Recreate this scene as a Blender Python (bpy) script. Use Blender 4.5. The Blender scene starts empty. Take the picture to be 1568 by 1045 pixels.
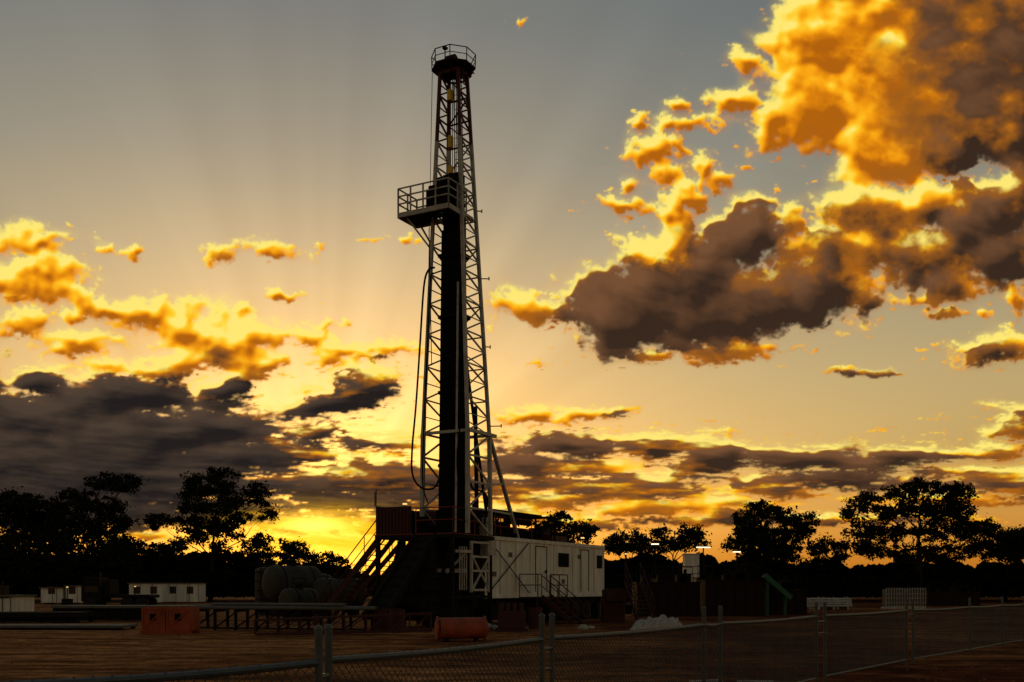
import bpy, math, random
import numpy as np
from mathutils import Vector, Matrix
random.seed(7); rng=np.random.default_rng(11)
S=bpy.context.scene
F=1568.0; CX=784.0; HY=900.0; CH=1.7
def s2l(c): 
    c=c/255.0
    return c/12.92 if c<=0.04045 else ((c+0.055)/1.055)**2.4
def rgb(r,g,b): return (s2l(r),s2l(g),s2l(b),1.0)
def W(px,py,Y): return Vector(((px-CX)/F*Y, Y, CH+(HY-py)/F*Y))
# ---------------------------------------------------------------- materials
def mat(name,col,rough=0.7,metal=0.0,var=0.35,scale=3.0,dirt=None,bump=0.1,spec=0.3,streak=False):
    m=bpy.data.materials.new(name); m.use_nodes=True
    nt=m.node_tree; N=nt.nodes; L=nt.links
    b=N["Principled BSDF"]; b.inputs["Roughness"].default_value=rough; b.inputs["Metallic"].default_value=metal
    b.inputs["Specular IOR Level"].default_value=spec
    tc=N.new("ShaderNodeTexCoord")
    n=N.new("ShaderNodeTexNoise"); n.inputs["Scale"].default_value=scale; n.inputs["Detail"].default_value=7; n.inputs["Roughness"].default_value=0.65
    if streak:
        mp=N.new("ShaderNodeMapping"); mp.inputs["Scale"].default_value=(2.2,2.2,0.35); L.new(tc.outputs["Object"],mp.inputs[0]); L.new(mp.outputs[0],n.inputs["Vector"])
    else: L.new(tc.outputs["Object"],n.inputs["Vector"])
    r=N.new("ShaderNodeValToRGB"); r.color_ramp.elements[0].position=0.3; r.color_ramp.elements[1].position=0.7
    d=dirt if dirt else tuple(c*(1-var) for c in col[:3])
    r.color_ramp.elements[0].color=(*d[:3],1); r.color_ramp.elements[1].color=(*col[:3],1)
    L.new(n.outputs["Fac"],r.inputs["Fac"]); L.new(r.outputs["Color"],b.inputs["Base Color"])
    if bump:
        bp=N.new("ShaderNodeBump"); bp.inputs["Strength"].default_value=bump; bp.inputs["Distance"].default_value=0.05
        L.new(n.outputs["Fac"],bp.inputs["Height"]); L.new(bp.outputs["Normal"],b.inputs["Normal"])
    return m
def emis(name,col,st):
    m=bpy.data.materials.new(name); m.use_nodes=True; nt=m.node_tree
    b=nt.nodes["Principled BSDF"]; b.inputs["Base Color"].default_value=col
    b.inputs["Emission Color"].default_value=col; b.inputs["Emission Strength"].default_value=st
    return m
M_white=mat("weathered_white_paint",(0.80,0.78,0.70),0.6,scale=1.2,dirt=(0.50,0.44,0.33),streak=True)
M_cabin=mat("site_cabin_paint",(0.70,0.69,0.64),0.6,scale=1.2,dirt=(0.46,0.42,0.34),streak=True)
M_lattice=mat("galvanised_white",(0.50,0.48,0.42),0.6,scale=2.5,dirt=(0.26,0.23,0.18))
M_redmast=mat("red_oxide_mast",(0.09,0.013,0.009),0.7)
M_crown=mat("dark_crown_steel",(0.035,0.012,0.009),0.75,spec=.1)
M_red=mat("red_rail_paint",(0.22,0.03,0.014),0.6)
M_doghouse=mat("rust_red_panel",(0.060,0.014,0.009),0.75)
M_orange=mat("orange_paint",(0.38,0.062,0.018),0.6,scale=2,dirt=(0.14,0.03,0.012))
M_black=mat("black_steel",(0.009,0.008,0.007),0.8,spec=0.06)
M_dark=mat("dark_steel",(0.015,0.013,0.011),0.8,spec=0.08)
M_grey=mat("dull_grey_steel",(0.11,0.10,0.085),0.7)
M_yellow=mat("yellow_paint",(0.75,0.45,0.02),0.5)
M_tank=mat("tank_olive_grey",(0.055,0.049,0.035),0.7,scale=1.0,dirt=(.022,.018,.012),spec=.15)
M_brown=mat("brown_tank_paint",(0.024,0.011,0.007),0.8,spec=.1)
M_green=mat("green_paint",(0.03,0.12,0.06),0.6)
M_galv=mat("galvanised_pipe",(0.075,0.088,0.092),0.5,metal=0.2,scale=12)
M_wire=mat("fence_wire",(0.10,0.10,0.09),0.55,metal=0.3,bump=0)
M_bark=mat("bark",(0.026,0.02,0.014),0.9,spec=0.02)
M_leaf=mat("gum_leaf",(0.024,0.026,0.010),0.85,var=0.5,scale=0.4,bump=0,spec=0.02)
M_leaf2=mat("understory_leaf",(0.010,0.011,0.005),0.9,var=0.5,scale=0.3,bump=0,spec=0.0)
M_tarp=mat("pale_plastic_sheet",(0.34,0.34,0.32),0.6,scale=4)
M_rock=mat("pale_rock",(0.40,0.36,0.30),0.9,scale=6)
M_pebble=mat("dirt_pebble",(0.20,0.09,0.04),0.95,scale=6,spec=.05)
M_glass=mat("dark_window",(0.02,0.02,0.02),0.2,bump=0)
M_tyre=mat("tyre_rubber",(0.015,0.015,0.015),0.9)
M_lamp=emis("lamp_glow",(1.0,0.85,0.55,1),1.8)
M_lampw=emis("lamp_glow_warm",(1.0,0.62,0.2,1),1.2)
# ---------------------------------------------------------------- mesh builder
class MB:
    def __init__(s): s.v=[]; s.f=[]
    def add(s,vs,fs):
        o=len(s.v); s.v+= [tuple(v) for v in vs]; s.f+=[tuple(i+o for i in f) for f in fs]
    def box(s,x0,x1,y0,y1,z0,z1):
        s.add([(x0,y0,z0),(x1,y0,z0),(x1,y1,z0),(x0,y1,z0),(x0,y0,z1),(x1,y0,z1),(x1,y1,z1),(x0,y1,z1)],
              [(0,3,2,1),(4,5,6,7),(0,1,5,4),(1,2,6,5),(2,3,7,6),(3,0,4,7)])
    def cbox(s,c,sx,sy,sz): s.box(c[0]-sx/2,c[0]+sx/2,c[1]-sy/2,c[1]+sy/2,c[2]-sz/2,c[2]+sz/2)
    def frame(s,p,q):
        p=Vector(p);q=Vector(q); d=(q-p)
        if d.length<1e-6: d=Vector((0,0,1))
        d.normalize(); up=Vector((0,0,1)) if abs(d.z)<0.95 else Vector((1,0,0))
        a=d.cross(up).normalized(); b=a.cross(d).normalized(); return p,q,a,b
    def beam(s,p,q,w,h=None):
        h=h or w; p,q,a,b=s.frame(p,q); a=a*w/2; b=b*h/2
        s.add([p-a-b,p+a-b,p+a+b,p-a+b,q-a-b,q+a-b,q+a+b,q-a+b],[(0,3,2,1),(4,5,6,7),(0,1,5,4),(1,2,6,5),(2,3,7,6),(3,0,4,7)])
    def tube(s,p,q,r,n=8,r2=None,cap=True):
        r2=r if r2 is None else r2; p,q,a,b=s.frame(p,q); vs=[]
        for c,rr in((p,r),(q,r2)):
            for i in range(n):
                t=2*math.pi*i/n; vs.append(c+a*math.cos(t)*rr+b*math.sin(t)*rr)
        fs=[(i,(i+1)%n,n+(i+1)%n,n+i) for i in range(n)]
        if cap: fs+=[tuple(range(n))[::-1],tuple(range(n,2*n))]
        s.add(vs,fs)
    def path(s,pts,r,n=6):
        for i in range(len(pts)-1): s.tube(pts[i],pts[i+1],r,n)
    def dome(s,c,axis,r,depth,n=16,m=5):
        c=Vector(c); p,q,a,b=s.frame(c,c+Vector(axis)); ax=Vector(axis).normalized(); vs=[]
        for j in range(m+1):
            t=math.pi/2*j/m
            for i in range(n):
                u=2*math.pi*i/n; rr=r*math.cos(t)+1e-4
                vs.append(c+ax*depth*math.sin(t)+a*math.cos(u)*rr+b*math.sin(u)*rr)
        fs=[(j*n+i,j*n+(i+1)%n,(j+1)*n+(i+1)%n,(j+1)*n+i) for j in range(m) for i in range(n)]
        s.add(vs,fs)
    def rail(s,p,q,h=1.05,n=None,r=0.025,toe=False):
        p=Vector(p);q=Vector(q); L=(q-p).length; n=n or max(1,int(L/1.2))
        for i in range(n+1):
            t=p.lerp(q,i/n); s.tube(t,t+Vector((0,0,h)),r,6)
        for k in (0.52,1.0): s.tube(p+Vector((0,0,h*k)),q+Vector((0,0,h*k)),r,6)
    def stair(s,p,q,width,side,n,rail=True):
        p=Vector(p);q=Vector(q); sd=Vector(side).normalized()*width
        for o in (Vector((0,0,0)),sd):
            s.beam(p+o,q+o,0.06,0.22)
            if rail:
                u=Vector((0,0,1.0)); s.tube(p+o+u,q+o+u,0.025,6); s.tube(p+o+u*.5,q+o+u*.5,0.02,6)
                for i in range(5):
                    t=(p+o).lerp(q+o,i/4); s.tube(t,t+u,0.022,6)
        for i in range(n):
            t=p.lerp(q,(i+.5)/n); s.beam(t,t+sd,0.24,0.03)
    def obj(s,name,m,parent=None,smooth=False,bevel=0):
        me=bpy.data.meshes.new(name); me.from_pydata(s.v,[],s.f); me.validate(); me.update()
        o=bpy.data.objects.new(name,me); S.collection.objects.link(o)
        if m: me.materials.append(m)
        if parent: o.parent=parent
        if smooth:
            for p in me.polygons: p.use_smooth=True
        if bevel:
            b=o.modifiers.new("bevel","BEVEL"); b.width=bevel; b.segments=2; b.limit_method='ANGLE'
        return o
def empty(name,loc=(0,0,0),rz=0):
    e=bpy.data.objects.new(name,None); S.collection.objects.link(e); e.location=loc; e.rotation_euler=(0,0,rz); return e
# ---------------------------------------------------------------- camera
cam=bpy.data.cameras.new("camera"); co=bpy.data.objects.new("camera",cam); S.collection.objects.link(co); S.camera=co
co.location=(0,0,CH); co.rotation_euler=(math.radians(90),0,0)
cam.sensor_width=36; cam.lens=36; cam.shift_y=(HY-522.5)/1568; cam.clip_end=30000; cam.clip_start=0.1
S.view_settings.view_transform='Standard'; S.view_settings.look='None'; S.view_settings.exposure=0
# ---------------------------------------------------------------- sun + world
saz=math.atan((490-784)/F); sel=math.atan(70/F)
sdir=Vector((math.sin(saz)*math.cos(sel),math.cos(saz)*math.cos(sel),math.sin(sel)))
sl=bpy.data.lights.new("sun","SUN"); sl.energy=0.8; sl.angle=math.radians(0.5); sl.color=(1,0.55,0.2)
so=bpy.data.objects.new("sun",sl); S.collection.objects.link(so); so.rotation_euler=sdir.to_track_quat('Z','Y').to_euler(); so.location=(0,0,50)
w=bpy.data.worlds.new("World"); S.world=w; w.use_nodes=True; nt=w.node_tree; N=nt.nodes; Lk=nt.links; N.clear()
def node(t,**k):
    n=N.new(t)
    for a,b in k.items(): setattr(n,a,b)
    return n
def mth(op,a,b=None,c=None):
    n=N.new("ShaderNodeMath"); n.operation=op
    for i,x in enumerate((a,b,c)):
        if x is None: continue
        if isinstance(x,(int,float)): n.inputs[i].default_value=x
        else: Lk.new(x,n.inputs[i])
    return n.outputs[0]
out=node("ShaderNodeOutputWorld"); tc=node("ShaderNodeTexCoord"); sep=node("ShaderNodeSeparateXYZ"); Lk.new(tc.outputs["Generated"],sep.inputs[0])
sky=node("ShaderNodeTexSky"); sky.sky_type='NISHITA'; sky.sun_disc=False; sky.sun_elevation=sel; sky.sun_rotation=saz; sky.dust_density=3
bg1=node("ShaderNodeBackground"); Lk.new(sky.outputs[0],bg1.inputs[0]); bg1.inputs[1].default_value=0.05
ramp=node("ShaderNodeValToRGB"); cr=ramp.color_ramp
st=[(0.0,(186,104,24)),(0.05,(188,122,42)),(0.12,(172,138,70)),(0.2,(164,140,88)),(0.30,(138,129,100)),(0.38,(110,112,101)),(0.48,(86,95,95)),(1.0,(68,78,84))]
cr.elements[0].position=st[0][0]; cr.elements[0].color=rgb(*st[0][1]); cr.elements[1].position=1; cr.elements[1].color=rgb(*st[-1][1])
for p,c in st[1:-1]:
    e=cr.elements.new(p); e.color=rgb(*c)
Lk.new(sep.outputs[2],ramp.inputs[0])
def dotn(v):
    n=node("ShaderNodeVectorMath",operation='DOT_PRODUCT'); Lk.new(tc.outputs["Generated"],n.inputs[0]); n.inputs[1].default_value=v; return n.outputs["Value"]
dd=dotn(sdir); d=mth('MAXIMUM',dd,0.0)
e1=sdir.cross(Vector((0,0,1))).normalized(); e2=e1.cross(sdir).normalized()
theta=mth('ARCTAN2',dotn(e2),dotn(e1))
rn=node("ShaderNodeTexNoise",noise_dimensions='1D'); rn.inputs["Scale"].default_value=3.4; rn.inputs["Detail"].default_value=2.5; rn.inputs["Roughness"].default_value=.55; Lk.new(mth('ADD',theta,4.3),rn.inputs["W"])
ray=mth('MULTIPLY',mth('SUBTRACT',rn.outputs["Fac"],0.5),mth('MULTIPLY',mth('POWER',d,6.0),0.85))
front=mth('MULTIPLY_ADD',dd,0.18,0.82)
bg2=node("ShaderNodeBackground"); Lk.new(ramp.outputs[0],bg2.inputs[0]); Lk.new(mth('MULTIPLY',front,mth('ADD',ray,1.0)),bg2.inputs[1])
g1=mth('MULTIPLY',mth('MULTIPLY',mth('POWER',d,20.0),0.12),mth('MULTIPLY_ADD',ray,1.4,1.0)); g2=mth('MULTIPLY',mth('POWER',d,380.0),1.3)
bg3=node("ShaderNodeBackground"); bg3.inputs[0].default_value=(1.0,0.70,0.36,1); Lk.new(g1,bg3.inputs[1])
bg4=node("ShaderNodeBackground"); bg4.inputs[0].default_value=(1.0,0.48,0.03,1); Lk.new(g2,bg4.inputs[1])
a1=node("ShaderNodeAddShader");a2=node("ShaderNodeAddShader");a3=node("ShaderNodeAddShader")
Lk.new(bg1.outputs[0],a1.inputs[0]);Lk.new(bg2.outputs[0],a1.inputs[1]);Lk.new(bg3.outputs[0],a2.inputs[0]);Lk.new(bg4.outputs[0],a2.inputs[1])
Lk.new(a1.outputs[0],a3.inputs[0]);Lk.new(a2.outputs[0],a3.inputs[1]);Lk.new(a3.outputs[0],out.inputs[0])
# ---------------------------------------------------------------- cloud layer (numpy fields on the sky dome)
T=rng.random((256,256)).astype(np.float32)
def vn(x,y,sd=0):
    x=x+sd*17.37; y=y+sd*9.11
    xi=np.floor(x).astype(np.int32); yi=np.floor(y).astype(np.int32); fx=(x-xi).astype(np.float32); fy=(y-yi).astype(np.float32)
    fx=fx*fx*fx*(fx*(fx*6-15)+10); fy=fy*fy*fy*(fy*(fy*6-15)+10)
    a=T[xi&255,yi&255];b=T[(xi+1)&255,yi&255];c=T[xi&255,(yi+1)&255];e=T[(xi+1)&255,(yi+1)&255]
    return (a*(1-fx)+b*fx)*(1-fy)+(c*(1-fx)+e*fx)*fy
def fbm(x,y,o=6,g=0.52,sd=0,billow=False):
    s=0;a=1;t=0
    for i in range(o):
        n=vn(x,y,sd+i*3)
        if billow: n=1-np.abs(2*n-1)
        s=s+a*n;t+=a;a*=g;x,y=x*1.93*0.94-y*1.93*0.34,x*1.93*0.34+y*1.93*0.94
    return s/t
def sm(a,b,x):
    t=np.clip((x-a)/(b-a),0,1); return t*t*(3-2*t)
# x,y,rx,ry,rot,shade
CL=[
(1290,60,120,90,0,0),(1235,165,90,70,0,0),(1340,225,80,66,0,0),(1380,140,120,115,0,.05),(1460,110,130,130,0,.5),(1540,60,110,140,0,.62),(1480,20,130,80,0,.45),(1530,180,90,80,0,.5),(1400,20,100,80,0,.1),(1175,190,42,58,20,0),(1215,50,40,60,0,0),(1440,220,80,50,0,.4),(1560,140,60,110,0,.5),
(1138,95,22,14,0,0),(1125,155,34,16,0,.1),(1052,190,46,12,-6,.1),(976,190,13,14,0,.1),(1045,160,26,8,0,.1),(1046,226,14,20,0,.1),
(1000,240,42,30,10,0),(1022,268,26,20,0,0),(1106,273,30,18,0,0),(1078,250,20,18,0,0),(972,286,14,14,0,.1),(955,317,50,14,0,0),(1056,300,34,24,0,0),(1030,325,22,20,0,0),
(1510,330,100,68,-20,.7),(1530,400,80,62,0,.8),(1410,310,70,42,-10,.1),(1330,325,85,46,0,.25),(1300,385,130,66,-10,.55),(1260,430,125,54,-8,.7),(1135,365,80,62,-10,.85),(1055,430,120,72,-15,.95),(965,480,105,66,0,1),(1060,495,150,52,-6,.95),(1200,450,125,54,0,.6),(1400,395,95,50,0,.5),(1435,440,52,34,0,.15),(1038,365,30,44,0,0),(990,385,32,22,0,0),(1215,345,26,30,0,0),(1480,290,50,30,0,.3),(1545,290,50,34,0,.5),
(812,472,78,28,0,.05),(865,478,40,22,0,.25),(1125,541,110,18,-3,.05),(1000,546,66,9,0,.1),(1522,537,65,22,-5,.4),(1306,572,44,8,0,.95),(1352,656,20,3,0,.6),(1440,482,36,9,0,.3),(1557,462,22,30,0,.1),(825,555,20,4,0,.4),(1500,478,14,8,0,.1),
(35,372,60,26,0,.05),(40,422,86,32,5,0),(118,452,66,20,22,0),(175,476,62,18,15,0),(20,492,56,24,0,0),(122,525,80,30,0,.03),(100,482,30,12,0,0),
(240,482,80,26,0,0),(300,508,105,38,12,0),(352,535,82,42,0,.03),(333,545,26,30,0,.45),(250,562,150,20,0,0),(170,557,50,15,0,0),(385,560,62,18,0,.03),(427,546,20,9,0,0),
(415,385,52,15,12,0),(495,375,18,9,0,0),(436,455,36,10,0,0),(330,390,26,22,0,.1),(150,385,12,7,0,.1),(203,388,20,11,0,.2),(497,500,32,8,0,0),(487,524,54,13,0,0),(555,536,86,12,-4,0),(512,556,58,12,0,0),(575,549,30,6,0,.5),(372,478,24,8,0,0),(792,37,14,6,-30,.1),(631,367,12,7,0,0),(570,367,30,4,0,.2),(480,598,36,8,0,0),(550,600,36,8,0,.1),
(520,618,130,24,-18,.9),(585,583,56,18,-8,.08),(550,572,32,6,0,.4),
(185,610,130,46,0,1),(60,582,62,18,5,.85),(90,645,160,50,0,1),(230,665,280,50,0,1),(120,705,240,80,0,1),(350,695,160,44,0,.95),(333,600,46,30,0,.8),(375,608,20,7,0,.7),(20,607,40,10,0,.1),(250,740,290,38,0,1),(60,760,220,44,0,1),
(465,695,60,24,0,0),(420,732,44,15,0,.02),(500,742,150,28,0,.75),(545,715,48,22,-20,.08),(610,682,46,22,0,.05),(560,680,50,18,0,.7),(620,735,110,34,0,.68),(470,662,75,13,-5,.5),(520,770,150,20,0,.75),
(860,682,140,24,0,.95),(800,712,100,24,0,.85),(812,638,60,14,0,.05),(890,635,42,12,0,.03),(941,629,26,8,0,.7),(1005,680,85,24,0,.25),(1085,695,70,34,0,.5),(1250,702,220,22,0,.95),(1380,697,110,17,0,.95),(1120,667,12,14,0,0),(1440,692,40,8,0,.8),
(900,716,100,18,-4,.1),(955,750,170,26,0,.55),(1190,738,140,20,0,.7),(1180,754,95,13,0,.02),(1310,733,120,20,0,.85),(985,778,80,19,0,.02),(850,768,100,15,0,.12),(1080,772,100,15,0,.2),(1562,661,50,12,0,.03),(1530,692,80,14,0,.15),(1510,726,100,12,0,.12),(1565,750,70,14,0,.15),(1430,722,70,9,0,.6),(760,745,120,22,0,.6),(780,790,160,12,0,.15),(1480,765,170,10,0,.1),(1540,640,40,6,0,.2),
(1150,795,280,11,0,.45),(1350,795,180,10,0,.5),(480,803,120,24,0,.0),(320,782,200,24,0,.95),(90,790,220,30,0,1),(610,775,150,18,0,.6),(560,800,70,10,0,.1),(240,822,90,5,0,.02),(900,800,140,12,0,.25),
(1700,120,160,140,0,.8),(1720,380,160,80,0,.7),(1750,650,220,40,0,.8),(-140,620,200,90,0,.95),(-120,400,120,50,0,.1),(-250,720,260,60,0,.9),(1350,-90,220,90,0,.4),(1800,540,120,40,0,.3),(-380,520,90,30,0,.2),(1650,740,200,30,0,.6)]
st_=1.6
us=np.arange(-560,2130,st_,dtype=np.float32); vs_=np.arange(-520,930,st_,dtype=np.float32)
U,V=np.meshgrid(us,vs_)
stretch=1+1.0*sm(480,700,V)+1.0*sm(640,800,V)
NX=U; NY=480+np.where(V>480,(V-480)*stretch,(V-480))
w1=fbm(NX/90,NY/90,4,0.55,1)-.5; w2=fbm(NX/90,NY/90,4,0.55,5)-.5
w3=fbm(NX/22,NY/22,5,0.62,9)-.5; w4=fbm(NX/22,NY/22,5,0.62,13)-.5
BX=w1*80+w3*34; BY=(w2*66+w4*30)/stretch
SXm=w3*46+w1*24; SYm=(w4*28+w2*14)/stretch
Mx=np.full(U.shape,-3.0,np.float32); SM=np.zeros_like(Mx); SW=np.zeros_like(Mx)+1e-6; SS=np.zeros_like(Mx)
for (x,y,rx,ry,ro,shd) in CL:
    mn=min(rx,ry); big=min(1,max(0,(mn-10)/25))
    R=max(rx,ry)*2.6+80
    i0=max(0,int((x-R-us[0])/st_));i1=min(len(us),int((x+R-us[0])/st_)); j0=max(0,int((y-R-vs_[0])/st_)); j1=min(len(vs_),int((y+R-vs_[0])/st_))
    if i1<=i0 or j1<=j0: continue
    sl_=(slice(j0,j1),slice(i0,i1))
    du=U[sl_]+BX[sl_]*big+SXm[sl_]*(1-big)-x; dv=V[sl_]+BY[sl_]*big+SYm[sl_]*(1-big)-y
    c,s_=math.cos(math.radians(ro)),math.sin(math.radians(ro))
    q=np.sqrt(((du*c+dv*s_)/rx)**2+((-du*s_+dv*c)/ry)**2)
    m=(1-q)*min(1.7,0.66+0.32*mn/25)
    better=m>Mx[sl_]
    Mx[sl_]=np.where(better,m,Mx[sl_]); SM[sl_]=np.where(better,1-big,SM[sl_])
    wt=np.exp(-1.6*q*q); SW[sl_]+=wt; SS[sl_]+=wt*shd
SH=SS/SW
f=fbm(NX/52,NY/52,8,0.58,21); bl=fbm(NX/34,NY/34,7,0.62,31,billow=True)
# wind-drawn filaments
SA=math.radians(-18); WX=NX*math.cos(SA)-NY*math.sin(SA)+w1*60; WY=NX*math.sin(SA)+NY*math.cos(SA)+w2*40
strk=fbm(WX/70,WY/17,6,0.6,71)
hf=fbm(NX/15,NY/15*1.15,5,0.66,51)
dens=Mx*1.25+(f-.5)*1.4+(bl-.55)*0.5+(strk-.5)*0.9+(hf-.5)*(0.6+1.0*SM)+0.08-0.07*SM
fl=fbm(NX/20+40,NY/11,5,.6,61)
dens=np.maximum(dens,(fl-.655)*5.5+np.clip(Mx,-3,0)*.8+ (f-.5)*.8)
dens=dens.astype(np.float32)
def blur(a,r):
    for ax in (0,1):
        for _ in range(2):
            k=int(r); c=np.cumsum(np.pad(a,[(k+1,k) if i==ax else (0,0) for i in (0,1)],mode='edge'),axis=ax,dtype=np.float64)
            n=a.shape[ax]
            a=((np.take(c,range(2*k+1,2*k+1+n),axis=ax)-np.take(c,range(0,n),axis=ax))/(2*k+1)).astype(np.float32)
    return a
def shift(a,dy,dx): return np.roll(np.roll(a,int(round(dy/st_)),0),int(round(dx/st_)),1)
alpha=sm(-0.06,0.46,dens)**0.95
halo=sm(-.5,.4,blur(np.clip(dens,-1,1),5))*(.14+.5*(f-.42)+.5*(strk-.5))
alpha=np.maximum(alpha,np.clip(halo,0,.26))
thick=np.clip(dens,0,1.3)
tb=blur(thick,2); t2=blur(thick,6)
up=shift(tb,8,3); upw=shift(t2,13,4)
lining=1-sm(0.05,0.38,up*.6+upw*.4)
rel=(shift(tb,5,3)-shift(tb,-5,-3)); rel2=shift(t2,14,8)-shift(t2,-14,-8)
n5=fbm(NX/60,NY/45,6,0.55,41)
sund=np.sqrt((U-490)**2+((V-830)*1.3)**2)
near=np.exp(-(sund/430)**2)
shade=SH*1.2+(n5-.5)*1.5*np.clip(SH*3,0,1)*(1-0.6*sm(.75,1,SH))+rel2*.35-lining*(0.95-0.2*sm(.8,1,SH))+ (thick-.7)*.2*np.clip(SH*3,0,1)
shade=np.clip(shade,0,1)*sm(0.08,0.5,thick+.25*SH)
edge=sm(0.0,.22,dens)
lit=np.clip(0.52+(0.55-thick)*0.42*edge-.14*(1-edge)+0.30*near+.14*sm(760,560,U)-rel*1.0-rel2*.6+(f-.5)*.9+(strk-.5)*.5+(hf-.5)*.35,0,1)
soft=np.clip(.40-rel2*.9-rel*.3+(n5-.5)*1.1+(strk-.5)*.6+.35*(1-sm(.3,1,t2)),0,1)
warm=np.clip(sm(640,980,U)*(1-0.3*sm(640,740,V)*sm(1050,1250,U))+sm(400,560,U)*.5*sm(640,720,V)+(1-thick)*.25,0,1)
hot=np.exp(-((U-482)/105)**2-((V-812)/30)**2)*np.clip(.9+(strk-.5)*3.0,0,1.3)+0.45*np.exp(-((U-480)/200)**2-((V-838)/26)**2)
hot=np.clip(hot,0,1); alpha=np.maximum(alpha,hot*.95)
core=np.exp(-((U-478)/52)**2-((V-806)/15)**2)*np.clip(.8+(strk-.5)*2.5,0,1)
az=np.radians(np.concatenate([np.arange(-54,-30,0.5),np.arange(-30,30,0.056),np.arange(30,54.1,0.5)]))
el=np.radians(np.concatenate([np.arange(-0.3,31,0.054),np.arange(31,41,0.5)]))
A,E=np.meshgrid(az,el); X=np.sin(A)*np.cos(E);Y=np.cos(A)*np.cos(E);Z=np.sin(E)
uu=(X/Y*F+CX-us[0])/st_; vv=(HY-Z/Y*F-vs_[0])/st_
inb=(uu>1)&(uu<len(us)-2)&(vv>1)&(vv<len(vs_)-2); uu=np.clip(uu,1,len(us)-3); vv=np.clip(vv,1,len(vs_)-3)
iu=uu.astype(int);iv=vv.astype(int);fu=uu-iu;fv=vv-iv
def samp(a): return (a[iv,iu]*(1-fu)+a[iv,iu+1]*fu)*(1-fv)+(a[iv+1,iu]*(1-fu)+a[iv+1,iu+1]*fu)*fv
al=samp(alpha)*inb; R_=8000.0
nr,nc=A.shape
co_=np.stack([X*R_,Y*R_,Z*R_],-1).reshape(-1,3).astype(np.float32)
idx=np.arange(nr*nc).reshape(nr,nc)
fa=np.stack([idx[:-1,:-1],idx[:-1,1:],idx[1:,1:],idx[1:,:-1]],-1).reshape(-1,4)
alf=al.ravel(); keep=alf[fa].max(1)>0.004; fa=fa[keep]
used=np.unique(fa); remap=np.zeros(nr*nc,np.int64); remap[used]=np.arange(len(used)); fa=remap[fa]; co_=co_[used]
def npmesh(name,co,fa,m,smooth=False,parent=None):
    me=bpy.data.meshes.new(name); k=fa.shape[1]
    me.vertices.add(len(co)); me.vertices.foreach_set("co",np.ascontiguousarray(co,dtype=np.float32).ravel())
    me.loops.add(fa.size); me.loops.foreach_set("vertex_index",fa.astype(np.int32).ravel())
    me.polygons.add(len(fa)); me.polygons.foreach_set("loop_start",np.arange(0,fa.size,k,dtype=np.int32))
    try: me.polygons.foreach_set("loop_total",np.full(len(fa),k,dtype=np.int32))
    except Exception: pass
    me.update(calc_edges=True); me.materials.append(m)
    if smooth: me.polygons.foreach_set("use_smooth",np.ones(len(fa),dtype=bool))
    o=bpy.data.objects.new(name,me); S.collection.objects.link(o)
    if parent: o.parent=parent
    return o
mc=bpy.data.materials.new("sunset_cloud"); mc.use_nodes=True; nt=mc.node_tree; N=nt.nodes; Lk=nt.links; N.clear()
dome=npmesh("sky",co_,fa,mc)
for nm,ar in (("alpha",al),("shade",samp(shade)),("lit",samp(lit)),("soft",samp(soft)),("warm",samp(warm)),("hot",samp(hot.astype(np.float32))),("core",samp(core.astype(np.float32)))):
    at=dome.data.attributes.new("cloud_"+nm,'FLOAT','POINT'); at.data.foreach_set("value",np.ascontiguousarray(ar.ravel()[used],dtype=np.float32))
def attr(n):
    a=N.new("ShaderNodeAttribute"); a.attribute_name="cloud_"+n; return a.outputs["Fac"]
def mix(f,a,b):
    m=N.new("ShaderNodeMix"); m.data_type='RGBA'; Lk.new(f,m.inputs[0])
    for i,x in ((6,a),(7,b)):
        if isinstance(x,tuple): m.inputs[i].default_value=x
        else: Lk.new(x,m.inputs[i])
    return m.outputs[2]
rg=N.new("ShaderNodeValToRGB"); e=rg.color_ramp.elements; e[0].position=0; e[0].color=rgb(178,98,14); e[1].position=1; e[1].color=rgb(255,232,116)
for p,c in ((.25,(220,130,14)),(.48,(250,164,20)),(.7,(255,194,36)),(.87,(255,216,68))):
    x=rg.color_ramp.elements.new(p); x.color=rgb(*c)
Lk.new(attr("lit"),rg.inputs[0])
darkc=mix(attr("warm"),rgb(50,44,42),rgb(80,58,43))
litd=mix(attr("soft"),(0.52,0.52,0.54,1),(2.3,1.9,1.4,1))
mm=N.new("ShaderNodeMix"); mm.data_type='RGBA'; mm.blend_type='MULTIPLY'; mm.inputs[0].default_value=1; Lk.new(darkc,mm.inputs[6]); Lk.new(litd,mm.inputs[7])
def maprange(s,a,b):
    n=N.new("ShaderNodeMapRange"); n.interpolation_type='SMOOTHSTEP'; Lk.new(s,n.inputs[0]); n.inputs[1].default_value=a; n.inputs[2].default_value=b; return n.outputs[0]
sh_=attr("shade")
c0=mix(maprange(sh_,0.08,0.5),rg.outputs[0],rgb(156,92,28))
c1=mix(maprange(sh_,0.35,0.85),c0,mm.outputs[2])
c2=mix(attr("hot"),c1,(1.35,0.66,0.008,1))
c3=mix(attr("core"),c2,(2.2,1.35,0.18,1))
em=N.new("ShaderNodeEmission"); Lk.new(c3,em.inputs[0]); em.inputs[1].default_value=1
tr=N.new("ShaderNodeBsdfTransparent"); ms=N.new("ShaderNodeMixShader"); Lk.new(attr("alpha"),ms.inputs[0]); Lk.new(tr.outputs[0],ms.inputs[1]); Lk.new(em.outputs[0],ms.inputs[2])
o_=N.new("ShaderNodeOutputMaterial"); Lk.new(ms.outputs[0],o_.inputs[0])
mc.cycles.emission_sampling='NONE'
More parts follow.
